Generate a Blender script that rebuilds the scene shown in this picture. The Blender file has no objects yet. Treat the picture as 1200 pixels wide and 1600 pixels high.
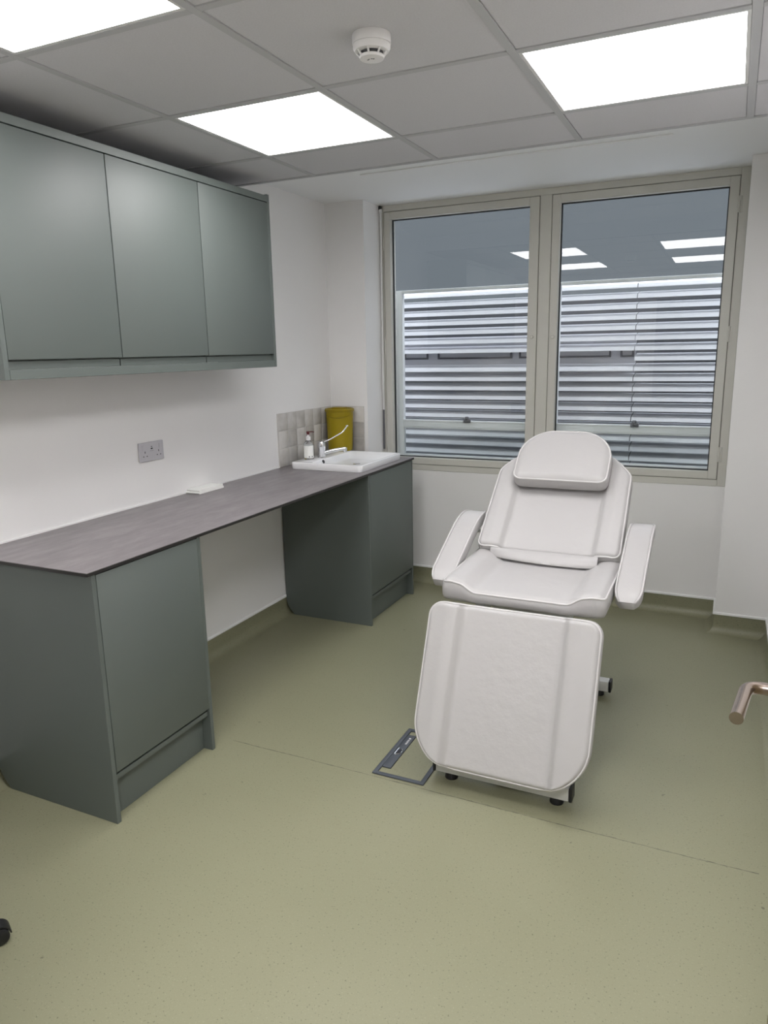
import bpy, bmesh, math, random
from mathutils import Vector, Matrix
random.seed(7)
C = bpy.context.scene.collection
SC = bpy.context.scene
PI = math.pi

# ------------------------------------------------------------ camera, world, exposure
cam_data = bpy.data.cameras.new('camera')
cam = bpy.data.objects.new('camera', cam_data)
C.objects.link(cam)
cam_data.sensor_fit = 'VERTICAL'
cam_data.sensor_height = 36.0
cam_data.lens = 36.0 * 1143.27 / 1600.0
cam_data.clip_start = 0.02
cam_data.clip_end = 100
yaw, pitch, roll = 0.4408, -0.2178, -0.0186
F = Vector((-math.sin(yaw) * math.cos(pitch), math.cos(yaw) * math.cos(pitch), math.sin(pitch)))
Rt = Vector((math.cos(yaw), math.sin(yaw), 0))
Up = Rt.cross(F)
r_ = Rt * math.cos(roll) + Up * math.sin(roll)
u_ = -Rt * math.sin(roll) + Up * math.cos(roll)
m = Matrix((r_, u_, -F)).transposed().to_4x4()
m.translation = Vector((2.3902, -2.1691, 1.5789))
cam.matrix_world = m
SC.camera = cam

SC.view_settings.view_transform = 'Standard'
SC.view_settings.look = 'None'
SC.view_settings.gamma = 1.0
SC.view_settings.exposure = 0.72

PANEL = 8.0                      # radiance of the ceiling light panels
PANEL_COL = (1.0, 0.985, 0.99, 1)
SKY_LOW = (0.112, 0.127, 0.145, 1)  # dusk overcast: dim at the horizon, brighter overhead
SKY_HIGH = (3.7, 3.9, 4.3, 1)

world = bpy.data.worlds.new('world')
SC.world = world
world.use_nodes = True
nt = world.node_tree
nt.nodes.clear()
tc = nt.nodes.new('ShaderNodeTexCoord')
sep = nt.nodes.new('ShaderNodeSeparateXYZ')
rmp = nt.nodes.new('ShaderNodeValToRGB')
rmp.color_ramp.elements[0].position = 0.42
rmp.color_ramp.elements[0].color = SKY_LOW
rmp.color_ramp.elements[1].position = 0.92
rmp.color_ramp.elements[1].color = SKY_HIGH
bg = nt.nodes.new('ShaderNodeBackground')
wo = nt.nodes.new('ShaderNodeOutputWorld')
nt.links.new(tc.outputs['Generated'], sep.inputs[0])
nt.links.new(sep.outputs['Z'], rmp.inputs[0])
nt.links.new(rmp.outputs[0], bg.inputs[0])
nt.links.new(bg.outputs[0], wo.inputs[0])

# ------------------------------------------------------------ materials
def mat(name, col, rough=0.5, metal=0.0, spec=0.5, noise=None, bump=None, coat=0.0):
    """noise=(scale, amount[, stretch]) varies the colour, bump=(scale, strength, distance) the surface"""
    mm = bpy.data.materials.new(name)
    mm.use_nodes = True
    n = mm.node_tree
    b = n.nodes['Principled BSDF']
    b.inputs['Base Color'].default_value = (*col, 1)
    b.inputs['Roughness'].default_value = rough
    b.inputs['Metallic'].default_value = metal
    b.inputs['Specular IOR Level'].default_value = spec
    b.inputs['Coat Weight'].default_value = coat
    if noise or bump:
        t = n.nodes.new('ShaderNodeTexCoord')
    if noise:
        mp = n.nodes.new('ShaderNodeMapping')
        if len(noise) > 2:
            mp.inputs['Scale'].default_value = noise[2]
        nz = n.nodes.new('ShaderNodeTexNoise')
        nz.inputs['Scale'].default_value = noise[0]
        nz.inputs['Detail'].default_value = 5
        cr = n.nodes.new('ShaderNodeValToRGB')
        a = noise[1]
        cr.color_ramp.elements[0].position = 0.3
        cr.color_ramp.elements[1].position = 0.7
        cr.color_ramp.elements[0].color = (*[c * (1 - a) for c in col], 1)
        cr.color_ramp.elements[1].color = (*[min(1, c * (1 + a)) for c in col], 1)
        n.links.new(t.outputs['Object'], mp.inputs[0])
        n.links.new(mp.outputs[0], nz.inputs['Vector'])
        n.links.new(nz.outputs['Fac'], cr.inputs[0])
        n.links.new(cr.outputs[0], b.inputs['Base Color'])
    if bump:
        nb = n.nodes.new('ShaderNodeTexNoise')
        nb.inputs['Scale'].default_value = bump[0]
        nb.inputs['Detail'].default_value = 4
        bp = n.nodes.new('ShaderNodeBump')
        bp.inputs['Strength'].default_value = bump[1]
        bp.inputs['Distance'].default_value = bump[2]
        n.links.new(t.outputs['Object'], nb.inputs['Vector'])
        n.links.new(nb.outputs['Fac'], bp.inputs['Height'])
        n.links.new(bp.outputs[0], b.inputs['Normal'])
    return mm

M = {}
M['wall'] = mat('wall_paint', (0.855, 0.845, 0.84), 0.6, noise=(1.2, 0.01), bump=(180, 0.05, 0.002))
M['soffit'] = mat('soffit_paint', (0.84, 0.845, 0.845), 0.6)
M['ceiling'] = mat('ceiling_tile', (0.61, 0.605, 0.63), 0.9, spec=0.1, noise=(220, 0.035), bump=(300, 0.12, 0.002))
M['tbar'] = mat('ceiling_grid_paint', (0.50, 0.505, 0.52), 0.8, spec=0.1)
M['green'] = mat('sage_green_laminate', (0.100, 0.119, 0.110), 0.54, spec=0.85, noise=(2.0, 0.02))
M['dark'] = mat('dark_gap', (0.03, 0.033, 0.03), 0.8)
M['white_plastic'] = mat('white_plastic', (0.80, 0.79, 0.79), 0.35)
M['socket'] = mat('pale_grey_plastic', (0.55, 0.54, 0.57), 0.4)
M['black'] = mat('black_plastic', (0.012, 0.012, 0.014), 0.45)
M['leather'] = mat('white_vinyl_upholstery', (0.475, 0.462, 0.460), 0.42, spec=0.45, noise=(3, 0.015), bump=(16, 0.22, 0.012))
M['piping'] = mat('white_piping', (0.60, 0.585, 0.58), 0.4)
M['white_metal'] = mat('white_painted_steel', (0.72, 0.72, 0.71), 0.35)
M['chrome'] = mat('polished_chrome', (0.8, 0.8, 0.82), 0.08, metal=1)
M['steel'] = mat('brushed_steel', (0.42, 0.35, 0.31), 0.27, metal=1, bump=(90, 0.03, 0.001))
M['ceramic'] = mat('white_ceramic', (0.86, 0.86, 0.87), 0.12, spec=0.6)
M['mustard'] = mat('mustard_plastic', (0.30, 0.225, 0.008), 0.45, spec=0.25, noise=(6, 0.04))
M['mustard_dark'] = mat('mustard_lid_plastic', (0.27, 0.20, 0.008), 0.45, spec=0.25)
M['paper'] = mat('white_paper', (0.87, 0.87, 0.84), 0.9, spec=0.1)
M['frame'] = mat('beige_window_paint', (0.62, 0.61, 0.56), 0.45)
M['frame_groove'] = mat('window_groove', (0.20, 0.19, 0.165), 0.7)
M['gasket'] = mat('black_gasket', (0.02, 0.024, 0.026), 0.5)
M['alu'] = mat('white_aluminium', (0.88, 0.90, 0.92), 0.3)
M['slat'] = mat('white_louvre_paint', (0.86, 0.86, 0.90), 0.33, spec=0.7, noise=(3, 0.02))
M['outer_grey'] = mat('outer_grey_panel', (0.07, 0.073, 0.08), 0.7)
M['vent_grey'] = mat('pale_vent_panel', (0.55, 0.55, 0.60), 0.6)
M['outer_rim'] = mat('outer_dark_rim', (0.06, 0.06, 0.08), 0.5)
M['catch'] = mat('grey_catch_metal', (0.15, 0.15, 0.165), 0.4, metal=0.3)
M['slate_plastic'] = mat('slate_grey_plastic', (0.075, 0.085, 0.10), 0.42)
M['slate_dark'] = mat('slate_grey_side', (0.02, 0.022, 0.03), 0.5)
M['maroon'] = mat('maroon_plastic', (0.10, 0.01, 0.015), 0.35)
M['label_print'] = mat('grey_print', (0.22, 0.22, 0.24), 0.7)
M['chair_fabric'] = mat('black_fabric', (0.018, 0.018, 0.02), 0.9, noise=(60, 0.2))
M['door'] = mat('white_door_paint', (0.72, 0.70, 0.68), 0.4)
M['oak'] = mat('oak_veneer', (0.24, 0.19, 0.10), 0.5, noise=(3, 0.15, (14, 14, 0.6)))
M['corridor'] = mat('corridor_paint', (0.22, 0.215, 0.21), 0.7)
M['seal'] = mat('white_sealant', (0.85, 0.85, 0.84), 0.4)

def emit(name, col, s):
    mm = bpy.data.materials.new(name)
    mm.use_nodes = True
    n = mm.node_tree
    b = n.nodes['Principled BSDF']
    b.inputs['Base Color'].default_value = (0.8, 0.8, 0.8, 1)
    b.inputs['Emission Color'].default_value = col
    b.inputs['Emission Strength'].default_value = s
    return mm
M['panel'] = emit('light_panel_diffuser', PANEL_COL, PANEL)

def glass_mat():
    mm = bpy.data.materials.new('window_glass')
    mm.use_nodes = True
    n = mm.node_tree
    n.nodes.clear()
    o = n.nodes.new('ShaderNodeOutputMaterial')
    mix = n.nodes.new('ShaderNodeMixShader')
    tr = n.nodes.new('ShaderNodeBsdfTransparent')
    tr.inputs[0].default_value = (0.97, 0.985, 0.98, 1)
    gl = n.nodes.new('ShaderNodeBsdfGlossy')
    gl.inputs['Roughness'].default_value = 0.0
    fr = n.nodes.new('ShaderNodeFresnel')
    fr.inputs['IOR'].default_value = 1.5
    mu = n.nodes.new('ShaderNodeMath')
    mu.operation = 'MULTIPLY'
    mu.inputs[1].default_value = 1.9            # both faces of a sealed unit, seen on the one facing the viewer
    geo = n.nodes.new('ShaderNodeNewGeometry')
    inv = n.nodes.new('ShaderNodeMath')
    inv.operation = 'SUBTRACT'
    inv.inputs[0].default_value = 1.0
    m2 = n.nodes.new('ShaderNodeMath')
    m2.operation = 'MULTIPLY'
    m2.use_clamp = True
    n.links.new(fr.outputs[0], mu.inputs[0])
    n.links.new(geo.outputs['Backfacing'], inv.inputs[1])
    n.links.new(mu.outputs[0], m2.inputs[0])
    n.links.new(inv.outputs[0], m2.inputs[1])
    n.links.new(m2.outputs[0], mix.inputs[0])
    n.links.new(tr.outputs[0], mix.inputs[1])
    n.links.new(gl.outputs[0], mix.inputs[2])
    n.links.new(mix.outputs[0], o.inputs[0])
    return mm
M['glass'] = glass_mat()

def clear_plastic():
    mm = bpy.data.materials.new('clear_plastic')
    mm.use_nodes = True
    b = mm.node_tree.nodes['Principled BSDF']
    b.inputs['Base Color'].default_value = (0.93, 0.95, 0.96, 1)
    b.inputs['Roughness'].default_value = 0.06
    b.inputs['Transmission Weight'].default_value = 0.9
    b.inputs['IOR'].default_value = 1.35
    return mm
M['clear'] = clear_plastic()

def floor_mat():
    mm = bpy.data.materials.new('speckled_vinyl')
    mm.use_nodes = True
    n = mm.node_tree
    b = n.nodes['Principled BSDF']
    t = n.nodes.new('ShaderNodeTexCoord')
    def noise(scale, detail=2):
        z = n.nodes.new('ShaderNodeTexNoise')
        z.inputs['Scale'].default_value = scale
        z.inputs['Detail'].default_value = detail
        n.links.new(t.outputs['Object'], z.inputs['Vector'])
        return z
    def ramp(src, p0, p1, c0, c1):
        r = n.nodes.new('ShaderNodeValToRGB')
        r.color_ramp.elements[0].position = p0
        r.color_ramp.elements[1].position = p1
        r.color_ramp.elements[0].color = c0
        r.color_ramp.elements[1].color = c1
        n.links.new(src, r.inputs[0])
        return r
    base = ramp(noise(1.1, 3).outputs['Fac'], 0.3, 0.7, (0.240, 0.237, 0.152, 1), (0.264, 0.260, 0.170, 1))
    def mixin(prev, fac, col):
        x = n.nodes.new('ShaderNodeMix')
        x.data_type = 'RGBA'
        n.links.new(fac, x.inputs['Factor'])
        n.links.new(prev, x.inputs['A'])
        x.inputs['B'].default_value = col
        return x.outputs['Result']
    W = (1, 1, 1, 1); K = (0, 0, 0, 1)
    c = mixin(base.outputs[0], ramp(noise(160, 1).outputs['Fac'], 0.66, 0.72, K, (0.55, 0.55, 0.55, 1)).outputs[0], (0.085, 0.085, 0.05, 1))
    c = mixin(c, ramp(noise(210, 1).outputs['Fac'], 0.64, 0.72, K, (0.5, 0.5, 0.5, 1)).outputs[0], (0.34, 0.335, 0.23, 1))
    # sparse dark scuffs
    c = mixin(c, ramp(noise(26, 2).outputs['Fac'], 0.74, 0.78, K, (0.6, 0.6, 0.6, 1)).outputs[0], (0.07, 0.065, 0.045, 1))
    n.links.new(c, b.inputs['Base Color'])
    b.inputs['Roughness'].default_value = 0.40
    b.inputs['Specular IOR Level'].default_value = 0.42
    bp = n.nodes.new('ShaderNodeBump')
    bp.inputs['Strength'].default_value = 0.12
    bp.inputs['Distance'].default_value = 0.001
    n.links.new(noise(240, 1).outputs['Fac'], bp.inputs['Height'])
    n.links.new(bp.outputs[0], b.inputs['Normal'])
    return mm
M['floor'] = floor_mat()
M['seam'] = mat('vinyl_weld', (0.17, 0.165, 0.115), 0.5, noise=(40, 0.45, (1, 1, 1)))

def worktop_mat():
    mm = mat('grey_laminate_worktop', (0.20, 0.18, 0.18), 0.38, spec=0.45)
    n = mm.node_tree
    b = n.nodes['Principled BSDF']
    t = n.nodes.new('ShaderNodeTexCoord')
    mp = n.nodes.new('ShaderNodeMapping')
    mp.inputs['Scale'].default_value = (11, 3.0, 1)
    mp.inputs['Rotation'].default_value = (0, 0, 0.25)
    z = n.nodes.new('ShaderNodeTexNoise')
    z.inputs['Scale'].default_value = 1.6
    z.inputs['Detail'].default_value = 9
    z.inputs['Roughness'].default_value = 0.68
    r = n.nodes.new('ShaderNodeValToRGB')
    e = r.color_ramp.elements
    e[0].position = 0.28; e[0].color = (0.150, 0.135, 0.140, 1)
    e[1].position = 0.72; e[1].color = (0.265, 0.242, 0.248, 1)
    k = e.new(0.5); k.color = (0.200, 0.180, 0.186, 1)
    n.links.new(t.outputs['Object'], mp.inputs[0])
    n.links.new(mp.outputs[0], z.inputs['Vector'])
    n.links.new(z.outputs['Fac'], r.inputs[0])
    n.links.new(r.outputs[0], b.inputs['Base Color'])
    return mm
M['worktop'] = worktop_mat()
M['worktop_edge'] = mat('black_worktop_core', (0.012, 0.011, 0.010), 0.4)

def tile_mat():
    """glazed hand-made tiles: tone differs from tile island to tile island"""
    mm = mat('glazed_tile', (0.45, 0.42, 0.39), 0.25, spec=0.5)
    n = mm.node_tree
    b = n.nodes['Principled BSDF']
    g = n.nodes.new('ShaderNodeNewGeometry')
    r = n.nodes.new('ShaderNodeValToRGB')
    r.color_ramp.elements[0].color = (0.44, 0.42, 0.395, 1)
    r.color_ramp.elements[1].color = (0.70, 0.675, 0.645, 1)
    t = n.nodes.new('ShaderNodeTexCoord')
    z = n.nodes.new('ShaderNodeTexNoise')
    z.inputs['Scale'].default_value = 14
    mx = n.nodes.new('ShaderNodeMix')
    mx.data_type = 'RGBA'
    mx.blend_type = 'OVERLAY'
    mx.inputs['Factor'].default_value = 0.35
    n.links.new(g.outputs['Random Per Island'], r.inputs[0])
    n.links.new(t.outputs['Object'], z.inputs['Vector'])
    n.links.new(r.outputs[0], mx.inputs['A'])
    n.links.new(z.outputs['Fac'], mx.inputs['B'])
    n.links.new(mx.outputs['Result'], b.inputs['Base Color'])
    return mm
M['tile'] = tile_mat()
M['grout'] = mat('pale_grout', (0.60, 0.585, 0.56), 0.8)

# ------------------------------------------------------------ mesh helpers
def box(bm, x0, x1, y0, y1, z0, z1, bevel=0.0, seg=2, mi=0):
    vs = [bm.verts.new((x, y, z)) for x in (x0, x1) for y in (y0, y1) for z in (z0, z1)]
    idx = ((0, 1, 3, 2), (4, 6, 7, 5), (0, 4, 5, 1), (2, 3, 7, 6), (0, 2, 6, 4), (1, 5, 7, 3))
    fs = [bm.faces.new([vs[i] for i in q]) for q in idx]
    for f in fs:
        f.material_index = mi
    if bevel > 0:
        es = list({e for f in fs for e in f.edges})
        bmesh.ops.bevel(bm, geom=es, offset=bevel, segments=seg, affect='EDGES', profile=0.5)
    return fs

def prism(bm, pts, axis, a0, a1, bevel=0.0, seg=2, mi=0):
    """extrude a 2D outline along an axis; pts are in the two other axes, in x,y,z order"""
    def P(p, a):
        if axis == 0: return (a, p[0], p[1])
        if axis == 1: return (p[0], a, p[1])
        return (p[0], p[1], a)
    A = [bm.verts.new(P(p, a0)) for p in pts]
    B = [bm.verts.new(P(p, a1)) for p in pts]
    fs = [bm.faces.new(A), bm.faces.new(B[::-1])]
    n = len(pts)
    for i in range(n):
        fs.append(bm.faces.new((A[i], B[i], B[(i + 1) % n], A[(i + 1) % n])))
    for f in fs:
        f.material_index = mi
    if bevel > 0:
        es = list({e for f in fs[:2] for e in f.edges})
        bmesh.ops.bevel(bm, geom=es, offset=bevel, segments=seg, affect='EDGES', profile=0.5)

def lathe(bm, prof, c=(0, 0, 0), n=32, mat4=None, mi=0):
    """prof: list of (r, z); revolved about local z"""
    rings = []
    for r, z in prof:
        ring = []
        if r < 1e-6:
            v = Vector((0, 0, z))
            ring = [v]
        else:
            ring = [Vector((r * math.cos(2 * PI * i / n), r * math.sin(2 * PI * i / n), z)) for i in range(n)]
        out = []
        for v in ring:
            if mat4 is not None:
                v = mat4 @ v
            out.append(bm.verts.new(v + Vector(c)))
        rings.append(out)
    for a, b in zip(rings, rings[1:]):
        for i in range(n):
            j = (i + 1) % n
            if len(a) == 1 and len(b) == 1:
                continue
            if len(a) == 1:
                f = bm.faces.new((a[0], b[i], b[j]))
            elif len(b) == 1:
                f = bm.faces.new((a[i], b[0], a[j]))
            else:
                f = bm.faces.new((a[i], b[i], b[j], a[j]))
            f.material_index = mi

def sweep(bm, path, section, closed=False, up=Vector((0, 0, 1)), mi=0, scale=None):
    """sweep a closed 2D section along a 3D path (parallel transport)"""
    path = [Vector(p) for p in path]
    n = len(path)
    T = []
    for i in range(n):
        if closed:
            t = path[(i + 1) % n] - path[i - 1]
        else:
            t = path[min(i + 1, n - 1)] - path[max(i - 1, 0)]
        T.append(t.normalized())
    s = up - T[0] * up.dot(T[0])
    if s.length < 1e-4:
        s = Vector((1, 0, 0)) - T[0] * T[0].x
    s.normalize()
    rings = []
    for i in range(n):
        s = s - T[i] * s.dot(T[i])
        s.normalize()
        b = T[i].cross(s)
        k = scale[i] if scale else 1.0
        rings.append([bm.verts.new(path[i] + b * (p[0] * k) + s * (p[1] * k)) for p in section])
    m_ = len(section)
    for i in range(n if closed else n - 1):
        a, b2 = rings[i], rings[(i + 1) % n]
        for j in range(m_):
            f = bm.faces.new((a[j], a[(j + 1) % m_], b2[(j + 1) % m_], b2[j]))
            f.material_index = mi
    if not closed:
        for rr in (rings[0][::-1], rings[-1]):
            f = bm.faces.new(rr)
            f.material_index = mi

def circle(r, n=12):
    return [(r * math.cos(2 * PI * i / n), r * math.sin(2 * PI * i / n)) for i in range(n)]

def rrect(w, h, r, n=5):
    pts = []
    for cx, cy, a0 in ((w / 2 - r, h / 2 - r, 0), (-w / 2 + r, h / 2 - r, PI / 2), (-w / 2 + r, -h / 2 + r, PI), (w / 2 - r, -h / 2 + r, 1.5 * PI)):
        for i in range(n + 1):
            a = a0 + PI / 2 * i / n
            pts.append((cx + r * math.cos(a), cy + r * math.sin(a)))
    return pts

def tube(bm, path, r, n=12, closed=False, mi=0):
    sweep(bm, path, circle(r, n), closed=closed, mi=mi)

def arc_path(pts, radius, n=8):
    """polyline with rounded corners"""
    pts = [Vector(p) for p in pts]
    out = [pts[0]]
    for i in range(1, len(pts) - 1):
        a = (pts[i - 1] - pts[i]).normalized()
        b = (pts[i + 1] - pts[i]).normalized()
        p0 = pts[i] + a * radius
        p1 = pts[i] + b * radius
        for k in range(n + 1):
            t = k / n
            out.append(p0 * (1 - t) ** 2 + pts[i] * 2 * t * (1 - t) + p1 * t ** 2)
    out.append(pts[-1])
    return out

def obj(name, bm, mats, parent=None, smooth=True, angle=35):
    bmesh.ops.recalc_face_normals(bm, faces=bm.faces[:])
    me = bpy.data.meshes.new(name)
    bm.to_mesh(me)
    bm.free()
    if not isinstance(mats, (list, tuple)):
        mats = [mats]
    for k in mats:
        me.materials.append(k)
    if smooth:
        me.shade_smooth()
        me.set_sharp_from_angle(angle=math.radians(angle))
    o = bpy.data.objects.new(name, me)
    C.objects.link(o)
    if parent is not None:
        o.parent = parent
        o.matrix_parent_inverse = parent.matrix_basis.inverted()
    return o

def new():
    return bmesh.new()

def thing(name, label, cat, loc=(0, 0, 0), group=None):
    o = bpy.data.objects.new(name, None)
    o.empty_display_size = 0.05
    C.objects.link(o)
    o.location = loc
    o['label'] = label
    o['category'] = cat
    if group:
        o['group'] = group
    return o

def tag(o, label, cat, group=None):
    o['label'] = label
    o['category'] = cat
    if group:
        o['group'] = group
    return o

def struct(name, bm, mats, parent=None, smooth=False):
    o = obj(name, bm, mats, parent, smooth=smooth)
    if parent is None:
        o['kind'] = 'structure'
    return o

# ------------------------------------------------------------ setting
H = 2.3656          # suspended ceiling
HS = 2.4776         # plaster soffit above the window bay
X0 = 0.5804         # first grid line from the left wall
Y2 = 0.984          # edge of the suspended ceiling
YW = 2.356          # window wall
YN = 2.107          # nib and column face
XN, XC, XR = 0.2688, 2.4029, 2.665
YB = -1.82          # wall behind, with the doorway the camera looks through
SK = 0.119          # top of the coved skirting
WZ0, WZ1 = 0.784, HS

bm = new(); box(bm, -0.12, 2.9, -4.0, 2.46, -0.1, 0.0); struct('floor', bm, M['floor'])
bm = new(); box(bm, -0.12, 0.0, YB, 2.46, 0.0, HS); struct('wall_left', bm, M['wall'])
bm = new()
box(bm, 0.0, XN, YN, 2.46, 0, HS)          # nib beside the basin
struct('wall_nib', bm, M['wall'])
bm = new(); box(bm, XC, XR, YN, 2.46, 0, HS); struct('wall_column', bm, M['wall'])
bm = new()
box(bm, XN, XC, YW, 2.46, 0, WZ0)
struct('wall_window', bm, M['wall'])
bm = new(); box(bm, XR, XR + 0.12, YB, 2.46, 0, HS); struct('wall_right', bm, M['wall'])
# wall behind with doorway, and the dim corridor past it
bm = new()
DX0, DX1, DZ = 1.55, 2.50, 2.10
box(bm, 0.0, DX0, YB - 0.12, YB, 0, HS + 0.1)
box(bm, DX1, XR, YB - 0.12, YB, 0, HS + 0.1)
box(bm, DX0, DX1, YB - 0.12, YB, DZ, HS + 0.1)
struct('wall_back', bm, M['wall'])
bm = new()
box(bm, -0.1, 2.9, -4.1, -4.0, 0, 2.6)
box(bm, -0.2, -0.1, -4.1, YB - 0.12, 0, 2.6)
box(bm, 2.9, 3.0, -4.1, YB - 0.12, 0, 2.6)
struct('wall_corridor', bm, M['corridor'])
bm = new(); box(bm, -0.2, 3.0, -4.1, YB - 0.12, 2.4, 2.5); struct('ceiling_corridor', bm, M['corridor'])
bm = new()
box(bm, DX0, DX0 + 0.03, YB - 0.13, YB + 0.012, 0, DZ)
box(bm, DX0 + 0.03, DX1, YB - 0.13, YB + 0.012, DZ - 0.03, DZ)
struct('trim_1', bm, M['door'])

# plaster soffit with the bulkhead that carries the ceiling edge
bm = new()
box(bm, -0.12, 2.79, Y2 + 0.01, 2.46, HS, HS + 0.1)
struct('ceiling_soffit', bm, M['soffit'])
bm = new(); box(bm, 0.0, XR, Y2 + 0.004, Y2 + 0.02, H + 0.004, HS + 0.1); struct('trim_2', bm, M['soffit'])
bm = new(); box(bm, -0.12, 2.79, YB - 0.12, Y2 + 0.02, HS + 0.1, HS + 0.2); struct('ceiling_slab', bm, M['soffit'])

bm = new()
box(bm, -0.12, 0.0, YB, Y2 + 0.02, HS, HS + 0.1)
box(bm, XR, XR + 0.12, YB, Y2 + 0.02, HS, HS + 0.1)
struct('trim_7', bm, M['soffit'])
# suspended ceiling: tiles set between the exposed grid bars, openings where the light panels sit
gx = [0.0] + [X0 + 0.6 * i for i in range(4)] + [XR]
gy = [YB] + [-1.8 + 0.6 * j for j in range(5)] + [Y2]
gy = [YB, -1.2, -0.6, 0.0, 0.6, Y2]
LIGHTS = [(1, 3), (3, 3), (1, 1), (3, 1)]      # (column, row) of the four panels
bm = new()
for i in range(len(gx) - 1):
    for j in range(len(gy) - 1):
        if (i, j) in LIGHTS:
            continue
        a0, a1 = gx[i] + (0.012 if i else 0.014), gx[i + 1] - 0.012
        b0, b1 = gy[j] + 0.012, gy[j + 1] - 0.012
        box(bm, a0, a1, b0, b1, H + 0.003, H + 0.016, 0.002, 1)
struct('ceiling', bm, M['ceiling'])
bm = new()
for x in gx[1:-1]:
    box(bm, x - 0.012, x + 0.012, YB, Y2, H, H + 0.004)
for j, y in enumerate(gy[1:-1]):
    xs = [0.0] + [x for x in gx[1:-1]] + [XR]
    for a, b in zip(xs, xs[1:]):
        box(bm, a + 0.0125, b - 0.0125, y - 0.012, y + 0.012, H, H + 0.004)
box(bm, 0.0, 0.014, YB, Y2, H, H + 0.004)
box(bm, XR - 0.014, XR, YB, Y2, H, H + 0.004)
struct('ceiling_grid', bm, M['tbar'])
bm = new()
box(bm, 0.0, XR, Y2 - 0.012, Y2 + 0.006, H - 0.001, H + 0.004)
struct('trim_3', bm, M['tbar'])
# slim track flush under the soffit
bm = new()
box(bm, 0.55, 2.08, 1.512, 1.532, HS - 0.006, HS, 0.0015, 1)
struct('trim_4', bm, M['soffit'])

# coved skirting following the walls, one piece per wall, with a white cap strip
SKIRT = [((0, YB), (0, YN)), ((0, YN), (XN, YN)), ((XN, YN), (XN, YW)), ((XN, YW), (XC, YW)), ((XC, YW), (XC, YN)),
         ((XC, YN), (XR, YN)), ((XR, YN), (XR, -0.75))]
SIDES = ['left', 'nib', 'reveal', 'window', 'column', 'right_nib', 'right']
path = [SKIRT[0][0]] + [s[1] for s in SKIRT]
def seg_norm(a, b):
    d = Vector((b[0] - a[0], b[1] - a[1])).normalized()
    return Vector((d.y, -d.x))          # to the right of the walk = into the room
norms = [seg_norm(a, b) for a, b in SKIRT]
miters = []
for i in range(len(path)):
    if i == 0: miters.append(norms[0])
    elif i == len(path) - 1: miters.append(norms[-1])
    else:
        k = norms[i - 1] + norms[i]
        miters.append(k / (k.dot(norms[i])))
R_ = 0.045
prof = [(0.0, SK - 0.012), (0.004, SK - 0.012), (0.004, R_)] + \
       [(R_ + 0.004 - R_ * math.cos(a), R_ - R_ * math.sin(a) + 0.0006) for a in [PI / 2 * k / 8 for k in range(1, 9)]] + [(0.0, 0.0006)]
cap = [(0.0, SK), (0.006, SK), (0.009, SK - 0.003), (0.010, SK - 0.012), (0.0, SK - 0.012)]
for i, side in enumerate(SIDES):
    for nm, pf, mt in (('baseboard_' + side, prof, M['floor']), ('trim_' + str(10 + i), cap, M['seal'])):
        bm = new()
        A = [bm.verts.new((path[i][0] + miters[i].x * d, path[i][1] + miters[i].y * d, z)) for d, z in pf]
        B = [bm.verts.new((path[i + 1][0] + miters[i + 1].x * d, path[i + 1][1] + miters[i + 1].y * d, z)) for d, z in pf]
        n = len(pf)
        for k in range(n):
            bm.faces.new((A[k], A[(k + 1) % n], B[(k + 1) % n], B[k]))
        bm.faces.new(A); bm.faces.new(B[::-1])
        o = struct(nm, bm, mt, smooth=True)
# vinyl weld line across the floor
bm = new()
prev = None
for k in range(60):
    x = 0.62 + (2.58 - 0.62) * k / 59
    y = 0.062 + 0.006 * math.sin(x * 2.1) + random.uniform(-0.0012, 0.0012)
    w = random.uniform(0.0010, 0.0022)
    ring = [bm.verts.new((x, y - w, 0.0)), bm.verts.new((x, y - w, 0.0005)), bm.verts.new((x, y + w, 0.0005)), bm.verts.new((x, y + w, 0.0))]
    if prev:
        for q in range(4):
            bm.faces.new((prev[q], prev[(q + 1) % 4], ring[(q + 1) % 4], ring[q]))
    prev = ring
struct('trim_5', bm, M['seam'])
# sealant line where the worktop meets the left wall
bm = new(); box(bm, 0.0, 0.006, -0.565, 1.452, 0.9086, 0.9156); struct('trim_6', bm, M['seal'])

# ------------------------------------------------------------ inner window (two casements in one frame)
win = thing('window_1', '', '')
del win['label']; del win['category']
win['kind'] = 'structure'
FX0, FX1 = XN, XC
S1 = (0.292, 1.303); S2 = (1.372, 2.358)       # sash extents
SZ = (0.822, 2.440)
G1 = (0.338, 1.243); G2 = (1.421, 2.308)       # glass openings
GZ = (0.868, 2.392)
yf = YW - 0.004
bm = new()
def ring_boxes(bm, x0, x1, z0, z1, ix0, ix1, iz0, iz1, y0, y1, bev=0.002):
    box(bm, x0, ix0, y0, y1, z0, z1, bev, 1)
    box(bm, ix1, x1, y0, y1, z0, z1, bev, 1)
    box(bm, ix0, ix1, y0, y1, z0, iz0, bev, 1)
    box(bm, ix0, ix1, y0, y1, iz1, z1, bev, 1)
box(bm, FX0, S1[0], yf, 2.46, WZ0, WZ1, 0.002, 1)
box(bm, S2[1], FX1, yf, 2.46, WZ0, WZ1, 0.002, 1)
box(bm, S1[0], S2[1], yf, 2.46, WZ0, SZ[0], 0.002, 1)
box(bm, S1[0], S2[1], yf, 2.46, SZ[1], WZ1, 0.002, 1)
box(bm, S1[1], S2[0], yf, 2.46, SZ[0], SZ[1], 0.002, 1)
obj('outer_frame', bm, M['frame'], win)
bm = new()
for s in (S1, S2):
    ring_boxes(bm, s[0], s[1], SZ[0], SZ[1], s[0] + 0.02, s[1] - 0.02, SZ[0] + 0.02, SZ[1] - 0.02, yf + 0.008, 2.40, 0)
obj('frame_groove', bm, M['frame_groove'], win)
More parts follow.
